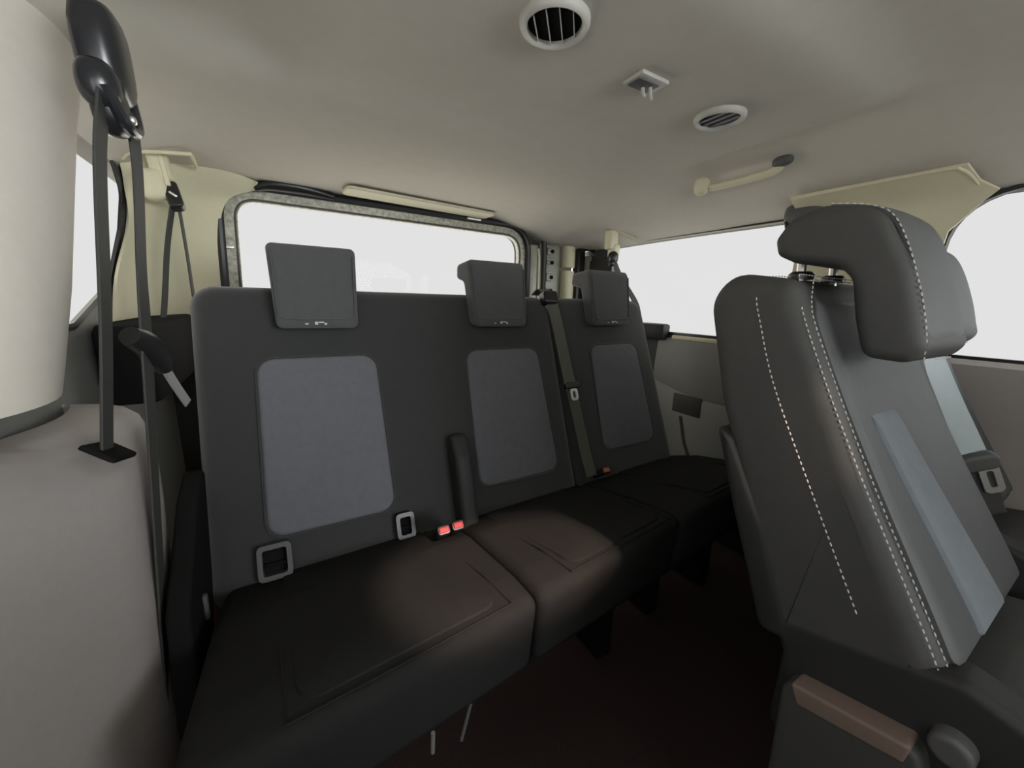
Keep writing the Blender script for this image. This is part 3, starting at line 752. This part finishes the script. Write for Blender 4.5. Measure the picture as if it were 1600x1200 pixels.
tg_ = obj('tongue', tube(tb, [0.010 + 0.010*math.sin(math.pi*min(1, (i + 2)/(len(tb)+1)))**.7 for i in range(len(tb))], 12), BLK, b1)
obj('tongue_plate', strap([(-0.185, 0.869, -0.132), (-0.177, 0.885, -0.168), (-0.168, 0.902, -0.204)], 0.020, 0.0016, side=(0.35, 0.9, 0.3)), CHR, tg_, label='bright metal blade')

# small belts hung from roof brackets over the outer rear places
def roof_belt(base, mat_b, pts, side, label, brk, rimpts, guide, grp='roof hung rear seat belts', width=0.046):
    t_ = thing('seat_belt', base, label, 'seat belt', grp)
    obj('roof_bracket', brk, BEI, t_)
    if rimpts: obj('bracket_rim', tube(smooth_path(rimpts, 6), 0.005, 8), BEI, t_)
    for g in guide: obj('belt_guide', g, BLK, t_)
    for p, s_ in zip(pts, side): obj('strap', strap(p, width, side=s_), mat_b, t_)
    return t_
brk = join(box((-0.262, 1.50, 0.345), (0.045, 0.05, 0.10), 0.010, 3, Matrix.Rotation(math.radians(-6), 4, 'Y')), box((-0.277, 1.498, 0.285), (0.060, 0.056, 0.080), 0.016, 3, Matrix.Rotation(math.radians(-10), 4, 'Y')), box((-0.250, 1.478, 0.335), (0.012, 0.016, 0.105), 0.004, 2, Matrix.Rotation(math.radians(-6), 4, 'Y')))
g1 = [xf(pad(0.034, 0.075, 0.03, 0.010, 0.006, ni=2), Matrix.Translation((-0.238, 1.50, 0.255)) @ Matrix.Rotation(math.radians(70), 4, 'X') @ Matrix.Rotation(math.radians(12), 4, 'Z'))]
t_ = roof_belt((-0.26, 1.5, 0.25), WEB, [[(-0.240, 1.485, 0.25), (-0.262, 1.45, 0.12), (-0.275, 1.40, -0.02), (-0.285, 1.36, -0.12)], [(-0.232, 1.50, 0.24), (-0.226, 1.48, 0.10), (-0.222, 1.46, -0.05)]],
          [(0.35, 1, 0), (0.10, 1, 0)], 'thin belt on a beige roof bracket beside the left rear corner', brk,
          [(-0.335, 1.50, 0.342), (-0.30, 1.455, 0.352), (-0.195, 1.435, 0.362), (-0.182, 1.445, 0.363), (-0.185, 1.54, 0.358)], g1, width=0.022)
obj('guide_clip', box((-0.236, 1.468, 0.262), (0.020, 0.006, 0.006), 0.002, rot=Matrix.Rotation(math.radians(35), 4, 'Y')), CHR, t_)
brk = join(box((1.325, 1.38, 0.285), (0.050, 0.045, 0.085), 0.010, 3), box((1.340, 1.375, 0.238), (0.040, 0.05, 0.06), 0.012, 3))
g2 = [knob((1.325, 1.36, 0.205), (0.022, 0.022, 0.030)), knob((1.312, 1.355, 0.178), (0.014, 0.014, 0.014))]
roof_belt((1.32, 1.36, 0.2), WEB, [[(1.328, 1.36, 0.20), (1.322, 1.30, 0.12), (1.300, 1.19, 0.02), (1.262, 1.13, -0.03)]], [(1, 0.3, 0.2)],
          'short black belt on a beige roof bracket over the right rear seat', brk,
          [(1.275, 1.37, 0.338), (1.30, 1.36, 0.335), (1.375, 1.345, 0.312), (1.42, 1.32, 0.292)], g2, width=0.036)

# belt lying down the gap between the bench and the single seat
b3 = thing('seat_belt', (0.79, 0.97, -0.5), 'grey belt with a bright tongue lying between bench and right single seat', 'seat belt')
q = lambda x, v, w: tuple(seat_M(x, v, w) @ Vector((0, 0, 0)))
obj('strap', strap([(0.765, 1.14, 0.022), (0.766, 1.10, 0.040), q(0.770, 0.605, 0.012), q(0.782, 0.54, 0.010), q(0.792, 0.36, 0.012), q(0.796, 0.30, 0.016)], 0.046, side=(1, 0, 0)), WEBM, b3)
obj('strap', strap([q(0.796, 0.31, 0.012), q(0.805, 0.22, 0.010), q(0.812, 0.10, 0.012), q(0.814, 0.02, 0.022)], 0.046, side=(1, 0.1, 0)), WEBM, b3)
M_ = seat_M(0.795, 0.318, 0.016)
tg_ = obj('tongue', xf(pad(0.058, 0.022, 0.014, 0.008, 0.004, ni=2), M_ @ Matrix.Translation((0, 0, -0.004))), BLK, b3)
def blade(M0, w, h, hw, hh, parent):
    o_, i_ = rrect(w, h, w*.35, 5), rrect(hw, hh, hw*.45, 5)
    return obj('tongue_plate', ring_plate(i_, o_, lambda a_, b_, t: tuple(M0 @ Vector((a_, b_, t))), 0.0, 0.003), CHR, parent, label='bright metal blade with a slot')
blade(M_ @ Matrix.Translation((0.002, -0.030, 0.004)), 0.030, 0.040, 0.011, 0.022, tg_)
obj('belt_outlet', xf(pad(0.056, 0.044, 0.03, 0.012, 0.008, ni=2), seat_M(0.764, 0.615, 0.0)), BLK, b3)

# belt over the farther middle row seat
b4 = thing('seat_belt', (1.0, 0.15, -0.5), 'pale grey shiny belt with metal tongue on the farther middle row seat', 'seat belt')
P4 = [(0.968, 0.232, 0.0), (0.970, 0.202, -0.075), (0.980, 0.172, -0.15), (1.005, 0.134, -0.24)]
obj('strap', strap(P4, 0.046, side=[(0.96, -0.25, 0.05), (0.92, -0.38, 0.05), (0.8, -0.6, 0.05), (0.66, -0.75, 0.05)]), WEBL, b4)
obj('strap', strap([(1.010, 0.132, -0.25), (1.028, 0.116, -0.295), (1.040, 0.106, -0.33), (1.046, 0.100, -0.345)], 0.046, side=(0.6, -0.8, 0)), WEB, b4)
d4 = (Vector((1.065, 0.105, -0.33)) - Vector((0.985, 0.165, -0.15))).normalized(); sx = Vector((0.62, -0.78, 0.05)); sx = (sx - d4*sx.dot(d4)).normalized(); nz = sx.cross(-d4)
if nz.x > 0: nz = -nz
M4 = Matrix(((sx.x, -d4.x, nz.x, 1.008), (sx.y, -d4.y, nz.y, 0.130), (sx.z, -d4.z, nz.z, -0.247), (0, 0, 0, 1)))
tg4 = obj('tongue', xf(pad(0.056, 0.030, 0.016, 0.012, 0.006, ni=2), M4), GRY, b4)
blade(M4 @ Matrix.Translation((0.012, -0.038, 0.004)), 0.026, 0.054, 0.009, 0.034, tg4)

# dark belt height adjuster on the right pillar
ad = thing('belt_adjuster', (1.43, 0.62, 0.27), 'dark rounded belt anchor on the right pillar behind the big headrest', 'belt anchor')
obj('adjuster_cover', knob((1.425, 0.645, 0.292), (0.030, 0.060, 0.045)), GRY, ad)
obj('adjuster_loop', tube(smooth_path([(1.41, 0.60, 0.27), (1.40, 0.62, 0.235), (1.40, 0.67, 0.235), (1.41, 0.69, 0.27)], 5), 0.007, 8), BLK, ad)

# ------------------------------------------------------------------ roof fittings
def vent(x, y, label, rot, nf, fw, tilt, throat):
    v_ = thing('ceiling_vent', (x, y, roof_z(x, y)), label, 'vent', 'round air vents in the roof')
    M0 = Matrix.Translation((x, y, roof_z(x, y) - 0.001)) @ Matrix.Rotation(math.pi, 4, 'X') @ Matrix.Rotation(rot, 4, 'Z')
    prof = [(0.0515, -0.002), (0.0515, 0.004), (0.0490, 0.009), (0.0455, 0.011), (0.0420, 0.009), (0.0395, 0.005), (0.0385, -0.002)]
    N = 40
    bm_ = rings_bm([[(rr*math.cos(2*math.pi*k/N), rr*math.sin(2*math.pi*k/N), z) for k in range(N)] for rr, z in prof + [prof[0]]], False, False)
    bmesh.ops.remove_doubles(bm_, verts=bm_.verts, dist=1e-6)
    obj('vent_ring', xf(bm_, M0), VEN, v_)
    cup = rings_bm([[(rr*math.cos(2*math.pi*k/N), rr*math.sin(2*math.pi*k/N), z) for k in range(N)] for rr, z in ((0.040, 0.0025), (0.0395, 0.0005), (0.03, -0.0005), (0.01, -0.001))])
    obj('vent_throat', xf(cup, M0), throat, v_)
    for k in range(nf):
        xx = (k - (nf - 1)/2)*0.0185; L_ = 2*math.sqrt(0.0385**2 - xx**2)
        obj('vent_fin', xf(box((xx, 0, 0.004), (fw, L_, 0.009 if fw < .005 else 0.003), 0.0006, 1, Matrix.Rotation(math.radians(tilt), 4, 'Y')), M0), VEN if throat is MBK else GRY, v_)
    return v_
vent(0.376, 0.542, 'open round roof vent nearest the top edge, dark gaps between its fins', math.radians(41), 4, 0.0016, 8, MBK)
vent(0.845, 0.582, 'round roof vent farther right, closed by broad flat louvres', 0.0, 3, 0.013, 8, GRY)
hk = thing('roof_hook', (0.606, 0.572, 0.40), 'small beige hook plate in the roof between the two round vents', 'hook')
obj('hook_plate', xf(box((0.606, 0.574, 0.396), (0.070, 0.048, 0.008), 0.003), Matrix.Identity(4)), VEN, hk)
obj('hook_recess', box((0.602, 0.576, 0.3915), (0.050, 0.030, 0.003), 0.001), GRY, hk)
obj('hook_prong', tube(smooth_path([(0.605, 0.580, 0.392), (0.611, 0.584, 0.384), (0.618, 0.586, 0.382)], 5), 0.0035, 8), VEN, hk)
obj('hook_prong', tube(smooth_path([(0.615, 0.572, 0.392), (0.624, 0.578, 0.382), (0.632, 0.582, 0.379)], 5), 0.0035, 8), VEN, hk)

gh = thing('grab_handle', (1.2, 0.74, 0.35), 'beige fold-up grab handle on the roof edge above the right rear window', 'handle')
hz = lambda x, y: roof_z(x, y)
hp = smooth_path([(1.205, 0.865, hz(1.205, .8) - 0.004), (1.212, 0.850, 0.378), (1.215, 0.81, 0.370), (1.215, 0.68, 0.371), (1.212, 0.64, 0.377), (1.205, 0.622, hz(1.205, .6) - 0.004)], 6)
obj('handle_bar', bar(hp, [(0.011*math.cos(a*math.pi/5), 0.011*math.sin(a*math.pi/5)) for a in range(10)], (1, 0, 0)), BEI, gh)
obj('handle_end', knob((1.205, 0.862, 0.380), (0.020, 0.024, 0.028)), BEI, gh)
obj('handle_end', knob((1.205, 0.625, 0.392), (0.014, 0.026, 0.014)), GRY, gh)
